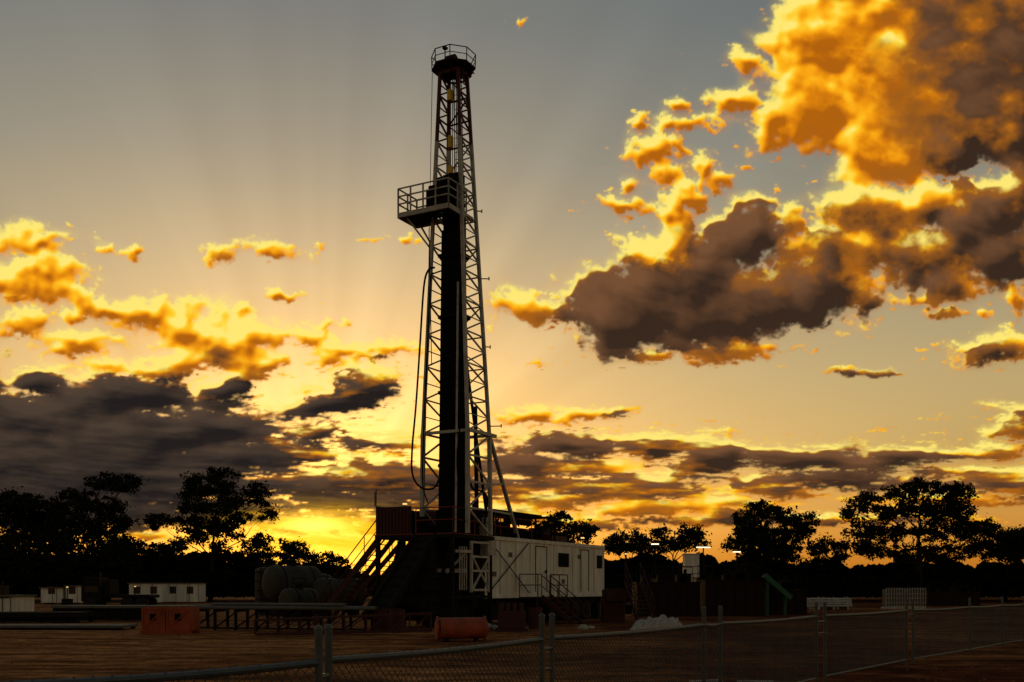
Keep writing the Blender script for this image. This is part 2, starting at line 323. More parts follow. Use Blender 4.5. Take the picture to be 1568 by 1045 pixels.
# ---------------------------------------------------------------- ground
mg=bpy.data.materials.new("red_dirt"); mg.use_nodes=True; nt=mg.node_tree; N=nt.nodes; Lk=nt.links
b=N["Principled BSDF"]; b.inputs["Roughness"].default_value=0.95; b.inputs["Specular IOR Level"].default_value=0.02
tc=N.new("ShaderNodeTexCoord")
def noise(sc,det,sx=1,sy=1,rz=0):
    mp=N.new("ShaderNodeMapping"); mp.inputs["Scale"].default_value=(sx,sy,1); mp.inputs["Rotation"].default_value=(0,0,rz); Lk.new(tc.outputs["Object"],mp.inputs[0])
    n=N.new("ShaderNodeTexNoise"); n.inputs["Scale"].default_value=sc; n.inputs["Detail"].default_value=det; n.inputs["Roughness"].default_value=.68; Lk.new(mp.outputs[0],n.inputs[0]); return n.outputs["Fac"]
n1=noise(0.09,6); n2=noise(1.3,9); n3=noise(0.9,7,0.22,1.5,.25); n4=noise(7,6)
sx=N.new("ShaderNodeSeparateXYZ"); Lk.new(tc.outputs["Object"],sx.inputs[0])
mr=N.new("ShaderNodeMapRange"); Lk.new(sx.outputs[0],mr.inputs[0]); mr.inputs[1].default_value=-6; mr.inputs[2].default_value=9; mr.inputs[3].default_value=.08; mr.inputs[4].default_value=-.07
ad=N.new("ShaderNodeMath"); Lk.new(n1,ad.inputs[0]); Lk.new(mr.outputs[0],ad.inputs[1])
def ramp2(s,p0,c0,p1,c1):
    r=N.new("ShaderNodeValToRGB"); r.color_ramp.elements[0].position=p0; r.color_ramp.elements[0].color=(*c0,1); r.color_ramp.elements[1].position=p1; r.color_ramp.elements[1].color=(*c1,1); Lk.new(s,r.inputs[0]); return r.outputs[0]
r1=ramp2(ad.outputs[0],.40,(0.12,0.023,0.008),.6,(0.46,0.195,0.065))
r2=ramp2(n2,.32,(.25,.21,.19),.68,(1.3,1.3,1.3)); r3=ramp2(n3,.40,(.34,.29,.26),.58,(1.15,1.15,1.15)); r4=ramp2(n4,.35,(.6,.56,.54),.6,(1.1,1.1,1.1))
def mul(a,b_):
    m=N.new("ShaderNodeMix"); m.data_type='RGBA'; m.blend_type='MULTIPLY'; m.inputs[0].default_value=1; Lk.new(a,m.inputs[6]); Lk.new(b_,m.inputs[7]); return m.outputs[2]
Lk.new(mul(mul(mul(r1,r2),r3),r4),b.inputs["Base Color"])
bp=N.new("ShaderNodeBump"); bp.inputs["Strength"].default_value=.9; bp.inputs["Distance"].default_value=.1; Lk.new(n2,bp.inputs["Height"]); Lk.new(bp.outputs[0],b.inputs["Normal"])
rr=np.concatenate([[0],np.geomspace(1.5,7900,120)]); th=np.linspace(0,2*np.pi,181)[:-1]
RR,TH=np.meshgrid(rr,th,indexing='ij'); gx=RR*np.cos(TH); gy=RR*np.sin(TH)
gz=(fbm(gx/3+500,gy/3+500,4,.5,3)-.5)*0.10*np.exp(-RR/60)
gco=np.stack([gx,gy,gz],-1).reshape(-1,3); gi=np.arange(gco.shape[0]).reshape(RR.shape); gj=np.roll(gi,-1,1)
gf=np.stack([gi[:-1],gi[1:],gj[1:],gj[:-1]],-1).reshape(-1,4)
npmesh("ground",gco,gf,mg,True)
# ---------------------------------------------------------------- drilling rig
ang=math.atan2(0.878,0.478); O=Vector((-1.26,45,0)); rig=empty("drilling_rig",O,ang)
d2=Vector((math.cos(ang),math.sin(ang),0)); r2v=Vector((math.sin(ang),-math.cos(ang),0))
def L(a,b,z): return Vector((a,-b,z))
def toL(wv):
    v=wv-O; return Vector((v.dot(d2),-v.dot(r2v),v.z))
def P(px,py,Y): return toL(W(px,py,Y))
def lbox(m,a0,a1,b0,b1,z0,z1): m.box(a0,a1,-b1,-b0,z0,z1)
m=MB(); lbox(m,0,13.2,-2.44,0,1.27,3.94)
m.obj("pump_house_body",M_white,rig,bevel=0.02)
m=MB()
for a in (0.04,4.46,9.2,13.16): lbox(m,a-.05,a+.05,0.002,0.045,1.27,3.94)
lbox(m,-.04,13.24,0.003,0.06,3.84,3.98); lbox(m,-.04,13.24,0.003,0.06,1.22,1.36)
lbox(m,-.06,13.26,-2.5,0.065,3.945,4.0)
for b_ in (-2.4,-.04): lbox(m,-.05,-.003,b_-.05,b_+.05,1.27,3.94)
m.obj("frame_trim",M_white,rig)
m=MB()
for a0,a1 in ((5.0,6.2),(10.2,11.2)):
    for x in (a0,a1): lbox(m,x-.02,x+.02,.004,.03,1.5,3.7)
    lbox(m,a0,a1,.004,.03,3.68,3.72)
lbox(m,6.0,6.1,.03,.09,2.4,2.55)
for a in (4.52,9.26): lbox(m,a,a+.03,.002,.02,1.37,3.83)
for a in (1.5,3.0,7.0,10,11.9): lbox(m,a-.008,a+.008,.002,.012,1.4,3.8)
m.beam(L(.3,.09,1.45),L(4.1,.09,3.8),.035); m.beam(L(.3,.13,3.8),L(4.1,.13,1.45),.035)
m.obj("door_seams_and_braces",M_dark,rig)
m=MB()
for a0,a1 in ((7.5,8.7),(12.3,12.95)):
    lbox(m,a0,a1,.002,.03,2.75,3.45)
    for i in range(8): m.beam(L(a0,.05,2.8+i*.085),L(a1,.05,2.8+i*.085),.05,.02)
m.obj("louvres",M_dark,rig)
m=MB()
for a,zz in ((0.8,2.2),(2.3,3.1),(7.9,1.9),(9.8,3.2)): lbox(m,a,a+.35,.004,.02,zz,zz+.22)
m.obj("panel_signs",M_grey,rig)
m=MB(); lbox(m,-4.5,13.4,-.45,-.2,.85,1.2); lbox(m,-4.5,13.4,-2.2,-1.95,.85,1.2)
for a in np.arange(-4,13.4,1.3): lbox(m,a,a+.15,-2.4,-.02,1.0,1.21)
for a in (0.2,2.6,5.4,12.6):
    lbox(m,a,a+.35,-.5,-.1,0.1,.9); lbox(m,a-.2,a+.55,-.6,0.05,0,.1); lbox(m,a,a+.35,-2.3,-1.9,0.1,.9)
lbox(m,3.2,5.2,-1.9,-.25,.3,.84); lbox(m,0.8,2.3,-1.9,-.1,.25,.84); lbox(m,-.1,13.1,-2.3,-2.25,.1,1.2)
m.obj("trailer_chassis",M_dark,rig)
m=MB()
for a in (7.2,8.5,9.8,11.1):
    for b0 in (-.4,-2.4):
        m.tube(L(a,b0,.52),L(a,b0+.35,.52),.52,20); m.tube(L(a,b0+.351,.52),L(a,b0+.4,.52),.22,12)
m.obj("wheels",M_tyre,rig)
m=MB(); lbox(m,-3.5,-.05,-3.3,.6,3.75,3.9)
for a in (-3.4,-1.8,-.3):
    for b_ in (-3.2,-1.9,-.6,.5):
        m.beam(L(a,b_,0.05),L(a,b_,3.74),.16)
for b_ in (-3.2,.5,-1.9):
    m.beam(L(-3.4,b_,.4),L(-1.8,b_,3.6),.1); m.beam(L(-1.8,b_,.4),L(-.3,b_,3.6),.1); m.beam(L(-3.4,b_,1.3),L(-.3,b_,1.3),.12)
for b0,b1 in ((-3.2,-1.9),(-1.9,-.6),(-.6,.5)):
    m.beam(L(-3.4,b0,.4),L(-3.4,b1,3.6),.1); m.beam(L(-3.4,b0,1.3),L(-3.4,b1,1.3),.12)
lbox(m,-3.2,-.6,-3.0,-.2,.3,1.6); lbox(m,-2.9,-1,-1.7,-.3,1.6,2.6); lbox(m,-1.2,-.2,-3.1,.2,1.3,3.7)
m.tube(L(-2,-1.2,2.6),L(-2,-1.2,3.7),.4,16)
for z in (.6,1.1,1.6,2.1,2.5): m.tube(L(-3.9,-.2,z),L(-3.9,-.2,z+.22),.36,16); 
m.tube(L(-3.9,-.2,.1),L(-3.9,-.2,3.6),.22,12)
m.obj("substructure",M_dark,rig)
m=MB()
for a in (-2.2,-.8): m.beam(L(a,.7,1.5),L(a,.7,3.65),.1)
for z in (1.6,2.4,3.0,3.6): m.beam(L(-2.2,.72,z),L(-.8,.72,z),.09)
m.beam(L(-2.2,.74,1.6),L(-.8,.74,3.0),.07); m.beam(L(-2.2,.74,3.0),L(-.8,.74,1.6),.07); 
m.beam(L(-3.2,.5,3.2),L(-2.2,.7,3.2),.12);m.beam(L(-3.4,-.2,2.4),L(-2.4,.5,2.4),.3,.16); m.beam(L(-2.4,.6,3.2),L(-3.2,.1,2.3),.08)
lbox(m,-.6,-.1,.15,.7,3.1,3.72); lbox(m,-.55,-.15,.1,.5,3.9,4.4); m.tube(L(-.35,.3,4.4),L(-.35,.3,4.75),.16,12)
for i in range(4): m.tube(L(-3+i*.18,.62,1.6),L(-3+i*.18,.62,3.4),.03,6)
m.obj("white_support_frame",M_lattice,rig)
m=MB()
for i in range(90):
    t=i*.5; z=.1+i*.012; m.tube(L(-1.5+.25*math.cos(t),1.0+.25*math.sin(t),z),L(-1.5+.25*math.cos(t+.5),1.0+.25*math.sin(t+.5),z+.012),.04,5)
m.obj("coiled_hose",M_black,rig)
m=MB()
lbox(m,-3.45,-.4,-3.28,-3.2,3.9,5.15); lbox(m,-3.45,-3.38,-3.2,-1.5,3.9,5.1); lbox(m,-.5,-.42,-3.2,-1.5,3.9,5.15)
for i in range(10): lbox(m,-3.49,-3.455,-3.2+i*.17,-3.12+i*.17,3.95,5.05)
for i in range(16): lbox(m,-3.4+i*.18,-3.3+i*.18,-3.31,-3.285,3.95,5.1)
m.obj("wind_wall",M_doghouse,rig)
m=MB()
lbox(m,-3.5,-.2,-3.34,.62,3.902,3.94)
m.rail(L(-3.5,-1.2,3.94),L(-3.5,.6,3.94)); m.rail(L(-3.5,.6,3.94),L(0,.6,3.94)); 
m.rail(L(0,.0,4.0),L(4.6,.0,4.0),.9); m.rail(L(0,-2.4,4.0),L(5,-2.4,4.0),.9)
m.obj("floor_rails",M_red,rig)
m=MB()
m.stair(L(-3.0,-3.3,3.9),L(-3.0,-7.0,.05),.95,(1,0,0),17)
m.stair(L(-1.2,-3.3,3.9),L(-1.2,-6.2,1.2),.8,(1,0,0),12)
m.stair(L(3.6,1.05,1.27),L(3.6,2.7,0.02),.9,(1,0,0),6)
m.rail(L(3.2,1.05,1.27),L(3.6,1.05,1.27),n=1); m.rail(L(3.2,.1,1.27),L(3.2,1.05,1.27),n=1); m.rail(L(4.55,1.05,1.27),L(6.4,1.05,1.27),n=2); m.rail(L(6.4,.1,1.27),L(6.4,1.05,1.27),n=1)
lbox(m,3.2,6.4,.07,1.05,1.2,1.26)
for a in (3.3,6.3): m.beam(L(a,.95,.02),L(a,.95,1.2),.08)
m.obj("stairs",M_doghouse,rig)
m=MB()
for o in (-.5,.5): m.beam(L(-3.5,-.7+o,3.85),L(-6.6,-1.1+o,.5),.12,.25)
m.add([L(-3.5,-1.1,3.8),L(-3.5,-.3,3.8),L(-6.6,-.7,.45),L(-6.6,-1.5,.45)],[(0,1,2,3)])
for i in range(9):
    t=(i+.5)/9; p=L(-3.5,-1.2,3.85).lerp(L(-6.6,-1.6,.5),t); m.beam(p,p+L(0,1,0),.08)
m.obj("pipe_ramp",M_dark,rig)
m=MB(); lbox(m,1.2,3.4,-2.0,-.5,4.0,4.75); lbox(m,4.2,6.8,-1.9,-.6,4.0,4.5); 
m.tube(L(.7,-2.1,4.55),L(.7,-.35,4.55),.42,20); m.tube(L(.7,-2.2,4.55),L(.7,-2.1,4.55),.6,20); m.tube(L(.7,-.35,4.55),L(.7,-.25,4.55),.6,20)
for a,h in ((2.2,5.6),(5.2,5.2),(6.2,5.0)): m.tube(L(a,-1.8,4.5),L(a,-1.8,h),.08,8); m.tube(L(a,-1.8,h),L(a+.25,-1.8,h+.08),.08,8)
m.tube(L(3.2,-.5,4.9),L(5.2,-.5,4.9),.22,12)
lbox(m,.8,7.2,-2.3,.1,5.15,5.21)
for a in (.9,3.0,5.0,7.1):
    for b_ in (-2.2,0): m.beam(L(a,b_,4),L(a,b_,5.15),.07)
for k in range(12):
    a=random.uniform(.3,8.5); b_=random.uniform(-2.2,-.1); h=random.uniform(.2,.9); lbox(m,a,a+random.uniform(.15,.6),b_,b_+.3,4.0,4.0+h)
for k in range(10):
    a=random.uniform(.0,7.5); m.tube(L(a,-.15,4.0+random.uniform(.2,1)),L(a+random.uniform(.5,1.5),-.25,4.0+random.uniform(.2,1)),.035,6)
for k in range(16):
    a=random.uniform(-3.2,-.5); b_=random.uniform(-2.8,.3); h=random.uniform(.3,1.1); lbox(m,a,a+random.uniform(.1,.4),b_,b_+.25,3.94,3.94+h)
m.obj("deck_machinery",M_black,rig)
m=MB()
lbox(m,7.6,9.4,-1.9,-.4,4.0,4.35); m.tube(L(8.0,-1,4.35),L(8,-1,4.7),.25,12); m.tube(L(.4,-.1,4.5),L(6.5,-.1,4.35),.05,8)
m.obj("deck_pipework",M_doghouse,rig)
MA,MBb=-1.8,-0.28
z1,ztop=8.2,23.55
def MB_(t): return MBb-.14*t
def mc_(z):
    t=(z-z1)/(ztop-z1); t=max(t,-.25)
    return (.9+( .36-.9)*t, 1.10+(.45-1.10)*t, MB_(t))
def corner(sa,sb,z):
    ha,hb,cb=mc_(z); return L(MA+sa*ha,cb+sb*hb,z)
zs=[z1]
step=1.45
while zs[-1]<ztop-0.4:
    zs.append(min(ztop,zs[-1]+step)); step*=0.965
def lattice(m,zz,leg=.13,br=.06):
    for sa,sb in ((-1,-1),(1,-1),(-1,1),(1,1)): 
        m.beam(corner(sa,sb,zz[0]),corner(sa,sb,zz[-1]),leg)
    for i in range(len(zz)-1):
        a,b=zz[i],zz[i+1]; k=i%2
        for (p,q) in (((-1,1),(1,1)),((-1,-1),(1,-1)),((1,-1),(1,1))):
            m.beam(corner(*p,a),corner(*q,a),br*.9); mid=(a+b)/2
            if (p,q)==((1,-1),(1,1)): 
                m.beam(corner(*(p if k else q),a),corner(*(q if k else p),b),br*.8)
            else:
                m.beam(corner(*p,a),corner(*q,mid),br); m.beam(corner(*q,mid),corner(*p,b),br)
                m.beam(corner(*p,mid),corner(*q,mid),br*.6)
zlow=[z for z in zs if z<20.9]; zhi=[z for z in zs if z>=zlow[-1]-1e-6]
m=MB(); lattice(m,zlow)
m.obj("mast_lower_lattice",M_lattice,rig)
m=MB(); lattice(m,zhi,.12,.065); m.beam(corner(-1,-1,zs[-1]),corner(-1,1,zs[-1]),.12); m.beam(corner(-1,1,zs[-1]),corner(1,1,zs[-1]),.12); m.beam(corner(-1,-1,zs[-1]),corner(1,-1,zs[-1]),.12)
m.obj("mast_upper_lattice",M_redmast,rig)
m=MB()
for sb in (-1,1):
    for sa in (-1,1):
        m.beam(corner(sa,sb,z1),L(MA+sa*.95,MBb+sb*1.13,3.95),.15)
    m.beam(corner(1,sb,z1),L(3.3,-.05 if sb>0 else -2.3,4.0),.15)
    zz=[3.95,5.0,6.1,7.2,8.2]
    for i in range(4):
        m.beam(L(MA-.93,MBb+sb*1.12,zz[i]),L(MA+.93,MBb+sb*1.12,zz[i+1]),.07) if i%2 else m.beam(L(MA+.93,MBb+sb*1.12,zz[i]),L(MA-.93,MBb+sb*1.12,zz[i+1]),.07)
        m.beam(L(MA-.93,MBb+sb*1.12,zz[i+1]),L(MA+.93,MBb+sb*1.12,zz[i+1]),.08)
p=corner(1,1,z1); q=L(3.3,-.05,4.0)
m.beam(p.lerp(q,.45),L(MA+.93,MBb+1.12,6.1),.08); m.beam(p.lerp(q,.75),L(MA+.93,MBb+1.12,5.0),.08)
m.beam(corner(-1,1,z1)+L(-.1,.05,.02),corner(1,1,z1)+L(.45,.05,.02),.14)
m.beam(corner(-1,-1,z1),corner(-1,1,z1),.12); m.beam(corner(1,-1,z1),corner(1,1,z1),.12)
m.tube(L(MA-.95,MBb+.55,4.0),L(MA-.55,MBb+.42,14.5),.045,8)
m.obj("mast_base_frame",M_lattice,rig)
m=MB()
for o in (-.2,.2): m.tube(L(MA+1.0+o*0,MBb+o-.1,4),L(MA+.4,MBb+o-.2,23.5),.02,5)
for i in range(64):
    t=i/64; p=L(MA+1.0,MBb-.1,4).lerp(L(MA+.4,MBb-.2,23.5),t); m.tube(p+L(0,-.2,0),p+L(0,.2,0),.014,4)
m.obj("mast_ladder",M_grey,rig)
m=MB()
for i in range(4):
    for j in range(8):
        a=MA-.35+i*.2; b_=MBb-.62+j*.135
        tp=17.6+random.uniform(-.15,.25)-(.6 if j<1 else 0)
        tx=MA-.3+i*.18; m.tube(L(a,b_,3.95),L(tx,MBb-.48+j*.105,tp),.068,7)
lbox(m,MA-.25,MA-.15,MBb-.5,MBb+.3,4,17.3)
lbox(m,MA-.35,MA+.2,MBb-.45,MBb+.3,17.2,19.2)
for z in (6.8,9.9,13.1,15.7): lbox(m,MA-.46,MA+.4,MBb-.64,MBb+.46,z,z+.14)
m.obj("racked_drill_pipe",M_black,rig)
m=MB()
for o in (-.14,-.05,.05,.14): m.tube(L(MA-.1,MBb+o-.08,18.5),L(MA-.05,MBb+o-.12,23.6),.018,5)
m.tube(L(MA-.7,MBb+.7,4.5),L(MA-.1,MBb+.25,23.6),.016,5); m.tube(L(.7,-1.2,4.9),L(MA+.1,MBb-.1,23.6),.016,5)
m.tube(P(662,112,43),P(650,760,43),.014,5); m.tube(P(657,350,42.5),P(661,560,42.5),.02,5)
def curve(pts,Yd,r,mm):
    pts=[P(x,y,Yd) for x,y in pts]; res=[]
    for i in range(len(pts)-1):
        p0=pts[max(i-1,0)];p1=pts[i];p2=pts[i+1];p3=pts[min(i+2,len(pts)-1)]
        for k in range(6):
            t=k/6; res.append(0.5*((2*p1)+(p2-p0)*t+(2*p0-5*p1+4*p2-p3)*t*t+(3*p1-p0-3*p2+p3)*t**3))
    res.append(pts[-1]); mm.path(res,r,6)
curve([(666,410),(656,414),(649,440),(643,530),(637,620),(631,690),(632,728),(645,747),(664,748),(672,735)],42.3,.045,m)
curve([(664,418),(659,430),(656,500),(651,600),(648,680),(647,740),(655,770)],42.5,.03,m)
curve([(712,520),(714,600),(712,680),(722,745),(738,752),(746,765),(742,800)],43,.05,m)
curve([(706,640),(700,700),(704,760),(712,800)],42,.035,m)
curve([(733,800),(730,770),(738,752),(745,770),(742,805)],43.6,.035,m)
m.obj("hoses_and_cables",M_black,rig)
m=MB(); lbox(m,MA-.42,MA-.2,MBb-.2,MBb-.03,22.3,22.75); lbox(m,MA-.42,MA-.2,MBb-.17,MBb-.02,20.3,20.8); lbox(m,MA-.42,MA-.25,MBb-.15,MBb+.02,19.2,19.5)
m.obj("travelling_block",M_yellow,rig)
m=MB()
for z,l in ((14.9,.35),(8.6,.5),(17.8,.2),(12,.2)): 
    p=corner(1,1,z); m.tube(p,p+L(.2,l,0),.025,6); m.tube(p+L(.2,l,-.06),p+L(.2,l,.08),.03,6)
m.obj("mast_lights",M_grey,rig)
m=MB(); zb=17.35
a0,a1,b0,b1=MA-1.5,MA-.1,MBb-1.95,MBb+.55
lbox(m,a0,a1,b0,b0+1.15,zb,zb+.06); lbox(m,a0,a0+.45,b0+1.15,b1,zb,zb+.06)
for j in range(9): lbox(m,a0+.45,a1-.3,b0+1.22+j*.15,b0+1.28+j*.15,zb,zb+.06)
m.obj("racking_board_deck",M_dark,rig)
m=MB()
for (p,q) in ((L(a0,b0,zb),L(a0,b1,zb)),(L(a0,b1,zb),L(a1+.5,b1,zb)),(L(a1,b0,zb),L(a0,b0,zb)),(L(a1,b0,zb),L(a1,b1,zb))):
    m.beam(p+Vector((0,0,.02)),q+Vector((0,0,.02)),.09,.2)
for (p,q,n) in ((L(a0,b0,zb),L(a0,b1,zb),4),(L(a0,b0,zb),L(a1,b0,zb),2),(L(a1,b0,zb),L(a1,b0+1.2,zb),2),(L(a0,b1,zb),L(a1,b1,zb),2)):
    for i in range(n+1):
        t=p.lerp(q,i/n); m.beam(t,t+Vector((0,0,1.15)),.055)
    for k in (.5,.82,1.15): m.beam(p+Vector((0,0,k)),q+Vector((0,0,k)),.05)
m.beam(L(a0+.1,b0+.3,zb),corner(-1,-1,16.0),.06); m.beam(L(a1,b0+.2,zb),corner(-1,-1,16.2),.06)
m.obj("racking_board_rails",M_lattice,rig)
m=MB(); lbox(m,a0+.3,a0+.8,b0+1.2,b0+1.5,zb+.06,zb+1.0); lbox(m,a0+.5,a1-.2,b0+1.6,b1-.1,zb+.9,zb+1.5)
lbox(m,a0+.02,a0+.06,b0+1.5,b1,zb+.1,zb+1.0)
m.obj("racking_board_fingers",M_black,rig)
m=MB(); cc=L(MA,MBb-.14,0); n=8; zc=23.76
def ring(r,z): return [Vector((cc.x+r*math.cos(math.pi/8+i*math.pi/4),cc.y+r*math.sin(math.pi/8+i*math.pi/4),z)) for i in range(n)]
A_=ring(.93,zc);B_=ring(.93,zc+.06);C_=ring(.52,zc-.34)
m.add(A_+B_,[tuple(range(8,16))]+[(i,(i+1)%8,8+(i+1)%8,8+i) for i in range(8)]+[tuple(range(7,-1,-1))])
for i in range(8): m.beam(A_[i],C_[i],.06); m.beam(C_[i],C_[(i+1)%8],.06)
R1=ring(.93,zc);R2=ring(.95,zc+.58);R3=ring(.94,zc+.3)
for i in range(8):
    m.beam(R1[i],R2[i],.03); m.beam(R2[i],R2[(i+1)%8],.03); m.beam(R3[i],R3[(i+1)%8],.024)
m.tube(cc+Vector((-.15,-.2,zc+.3)),cc+Vector((-.15,.2,zc+.3)),.24,16); m.tube(cc+Vector((.15,-.2,zc+.22)),cc+Vector((.15,.2,zc+.22)),.2,16)
m.cbox(cc+Vector((0,0,zc+.14)),.6,.5,.15); m.tube(cc+Vector((-.2,.3,zc)),cc+Vector((-.2,.3,zc+.95)),.028,6); m.cbox(cc+Vector((-.2,.3,zc+.9)),.17,.17,.09)
m.cbox(cc+Vector((0,.1,zc-.18)),.5,.5,.22)
m.beam(cc+Vector((.2,-.6,zc)),cc+Vector((.1,-.95,zc-.35)),.05)
m.obj("crown_platform",M_crown,rig)
m=MB()
for px,py,Y_ in ((620,772,44),(892,824,52),(700,780,44),(833,790,47)):
    p=P(px,py,Y_); m.cbox(p,.14,.14,.06)
m.obj("deck_lamps",M_lampw,rig)
m=MB()
for px,py,Y_ in ((620,772,44),(892,824,52),(700,780,44),(833,790,47)):
    p=P(px,py,Y_); m.tube(Vector((p.x,p.y,3.95)),Vector((p.x,p.y,p.z-.04)),.025,6)
p=P(576,750,44); m.tube(Vector((p.x,p.y,3.9)),p,.02,6); 
m.obj("lamp_posts",M_dark,rig)
m=MB(); q=P(576,752,44); m.add([q,q+Vector((.1,.18,-.05)),q+Vector((.06,.14,-.75)),q+Vector((0,0,-.55))],[(0,1,2,3)])
m.obj("flag",M_red,rig)
m=MB()
m.tube(L(MA+.9,MBb+.5,3.9),L(MA+.9,MBb+.4,9.5),.09,10); m.tube(L(MA+.9,MBb-.5,3.9),L(MA+.9,MBb-.4,9.5),.09,10)
m.tube(L(2.6,-1.2,4.2),L(MA+.8,MBb,11.5),.07,8)
m.obj("hoist_rams",M_dark,rig)
# ---------------------------------------------------------------- trees
def tree(name,bx,D,clumps,trunk_r=.35,dens=1.0,leaf=M_leaf):
    base=W(bx,0,D); base.z=0; e=empty(name,base)
    cl=[]
    for (x,y,rx,ry) in clumps:
        c=W(x,y,D); cl.append((c+Vector((0,random.uniform(-3.0,3.0),0))-base,rx/F*D,ry/F*D))
    m=MB(); top=max(c[0].z for c in cl)
    fork=Vector((random.uniform(-.3,.3),0,max(1.6,top*.33)))
    m.tube((0,0,-.3),fork,trunk_r,10,trunk_r*.72)
    mx=sum((c[0].x for c in cl))/len(cl); f2=Vector((mx*.4,0,top*.58)); m.tube(fork,f2,trunk_r*.6,8,trunk_r*.35)
    for c,rx,ry in cl:
        st=fork if c.z<top*.72 else f2
        if c.z<fork.z+.5: st=fork*.8
        pts=[st]; nseg=4
        for k in range(1,nseg):
            t=k/nseg; pts.append(st.lerp(c,t)+Vector((random.uniform(-.3,.3),random.uniform(-.3,.3),random.uniform(-.3,.25)-.5*math.sin(math.pi*t)*(.5))))
        pts.append(c)
        for k in range(nseg): m.tube(pts[k],pts[k+1],trunk_r*(.26-.05*k),6,trunk_r*(.21-.05*k))
        mid=pts[2]
        for k in range(6):
            v=Vector(rng.normal(size=3)).normalized(); m.tube(mid.lerp(c,random.random()),c+Vector((v.x*rx,v.y*rx,v.z*ry))*.85,trunk_r*.06,4,.012)
    m.obj("trunk_and_limbs",M_bark,e)
    P_=[]
    for c,rx,ry in cl:
        ns=max(10,int(rx*ry*14*dens))
        dd=rng.normal(size=(ns,3)); dd/=np.linalg.norm(dd,axis=1)[:,None]; dd*=(rng.random(ns)**.42)[:,None]
        sc=dd*np.array([rx*1.18,max(1.2,rx*.8),ry*1.22])+np.array(c)
        for s_ in sc:
            k=int(rng.integers(28,64)); P_.append(s_+rng.normal(size=(k,3))*np.array([.36,.36,.22])*rng.uniform(.5,1.3))
    P_=np.concatenate(P_); leaves("foliage",P_,.12,.28,leaf,e)
    return e
def leaves(name,C,s0,s1,m_,parent,asp=.5):
    n=len(C); a=rng.normal(size=(n,3)); a/=np.linalg.norm(a,axis=1)[:,None]; b_=rng.normal(size=(n,3)); b_-=a*(a*b_).sum(1)[:,None]; b_/=np.linalg.norm(b_,axis=1)[:,None]
    s_=rng.uniform(s0,s1,size=(n,1)); a=a*s_; b_=b_*s_*asp
    v=np.stack([C-a,C+b_,C+a,C-b_],1).reshape(-1,3); f_=np.arange(4*n).reshape(n,4)
    npmesh(name,v,f_,m_,False,parent)
TD=125
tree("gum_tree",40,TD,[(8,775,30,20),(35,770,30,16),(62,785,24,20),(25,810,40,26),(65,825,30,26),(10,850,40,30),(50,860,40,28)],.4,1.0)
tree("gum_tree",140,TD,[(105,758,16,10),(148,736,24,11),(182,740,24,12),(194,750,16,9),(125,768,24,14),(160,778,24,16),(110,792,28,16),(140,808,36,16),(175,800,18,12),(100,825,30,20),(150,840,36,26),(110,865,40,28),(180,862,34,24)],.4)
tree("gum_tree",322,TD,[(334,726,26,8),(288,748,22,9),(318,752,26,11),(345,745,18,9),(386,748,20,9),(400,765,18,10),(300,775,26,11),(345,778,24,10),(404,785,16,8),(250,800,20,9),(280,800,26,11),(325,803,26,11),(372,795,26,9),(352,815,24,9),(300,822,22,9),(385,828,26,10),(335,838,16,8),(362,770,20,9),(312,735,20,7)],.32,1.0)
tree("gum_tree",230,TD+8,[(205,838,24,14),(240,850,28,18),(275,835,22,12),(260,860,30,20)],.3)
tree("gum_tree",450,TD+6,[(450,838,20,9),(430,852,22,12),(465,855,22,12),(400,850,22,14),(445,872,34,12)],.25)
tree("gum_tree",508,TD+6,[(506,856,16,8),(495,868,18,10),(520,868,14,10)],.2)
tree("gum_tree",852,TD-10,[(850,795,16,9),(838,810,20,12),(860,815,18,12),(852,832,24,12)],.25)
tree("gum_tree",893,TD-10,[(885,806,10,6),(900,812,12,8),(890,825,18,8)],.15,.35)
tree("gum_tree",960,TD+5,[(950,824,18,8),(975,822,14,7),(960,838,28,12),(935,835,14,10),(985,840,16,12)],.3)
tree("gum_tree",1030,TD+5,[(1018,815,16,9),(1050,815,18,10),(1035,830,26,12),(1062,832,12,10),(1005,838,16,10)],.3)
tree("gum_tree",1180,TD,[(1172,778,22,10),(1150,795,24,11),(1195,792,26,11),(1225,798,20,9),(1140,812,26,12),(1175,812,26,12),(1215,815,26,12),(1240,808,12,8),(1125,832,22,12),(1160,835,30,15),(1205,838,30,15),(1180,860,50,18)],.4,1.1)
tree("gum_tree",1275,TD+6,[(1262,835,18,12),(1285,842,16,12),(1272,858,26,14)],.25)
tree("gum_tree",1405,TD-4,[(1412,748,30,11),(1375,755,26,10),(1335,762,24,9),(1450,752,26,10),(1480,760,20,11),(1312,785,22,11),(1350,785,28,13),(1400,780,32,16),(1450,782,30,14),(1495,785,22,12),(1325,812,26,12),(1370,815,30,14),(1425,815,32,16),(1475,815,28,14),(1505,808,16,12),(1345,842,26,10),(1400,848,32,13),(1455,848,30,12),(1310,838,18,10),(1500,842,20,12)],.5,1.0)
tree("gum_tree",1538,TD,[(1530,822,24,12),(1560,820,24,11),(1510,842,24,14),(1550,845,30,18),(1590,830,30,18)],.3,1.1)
e=empty("tree_line",(0,0,0)); C=[]
def belt(p0,p1,ytop,D,n,amp=10):
    px=rng.uniform(p0,p1,n); t=ytop+(fbm(px/38,px*0+3,4,.6,2)-.5)*amp*4; py=t+(912-t)*rng.random(n)**.9
    Y_=D+rng.uniform(-6,6,n); C.append(np.stack([(px-CX)/F*Y_,Y_,CH+(HY-py)/F*Y_],-1))
belt(-250,420,850,140,30000,8); belt(400,560,872,140,6000,6); belt(-200,500,880,122,14000,6); belt(820,1250,856,140,20000,8); belt(1250,1850,862,140,22000,8); belt(930,1800,880,124,18000,6); belt(540,830,880,145,8000,5)
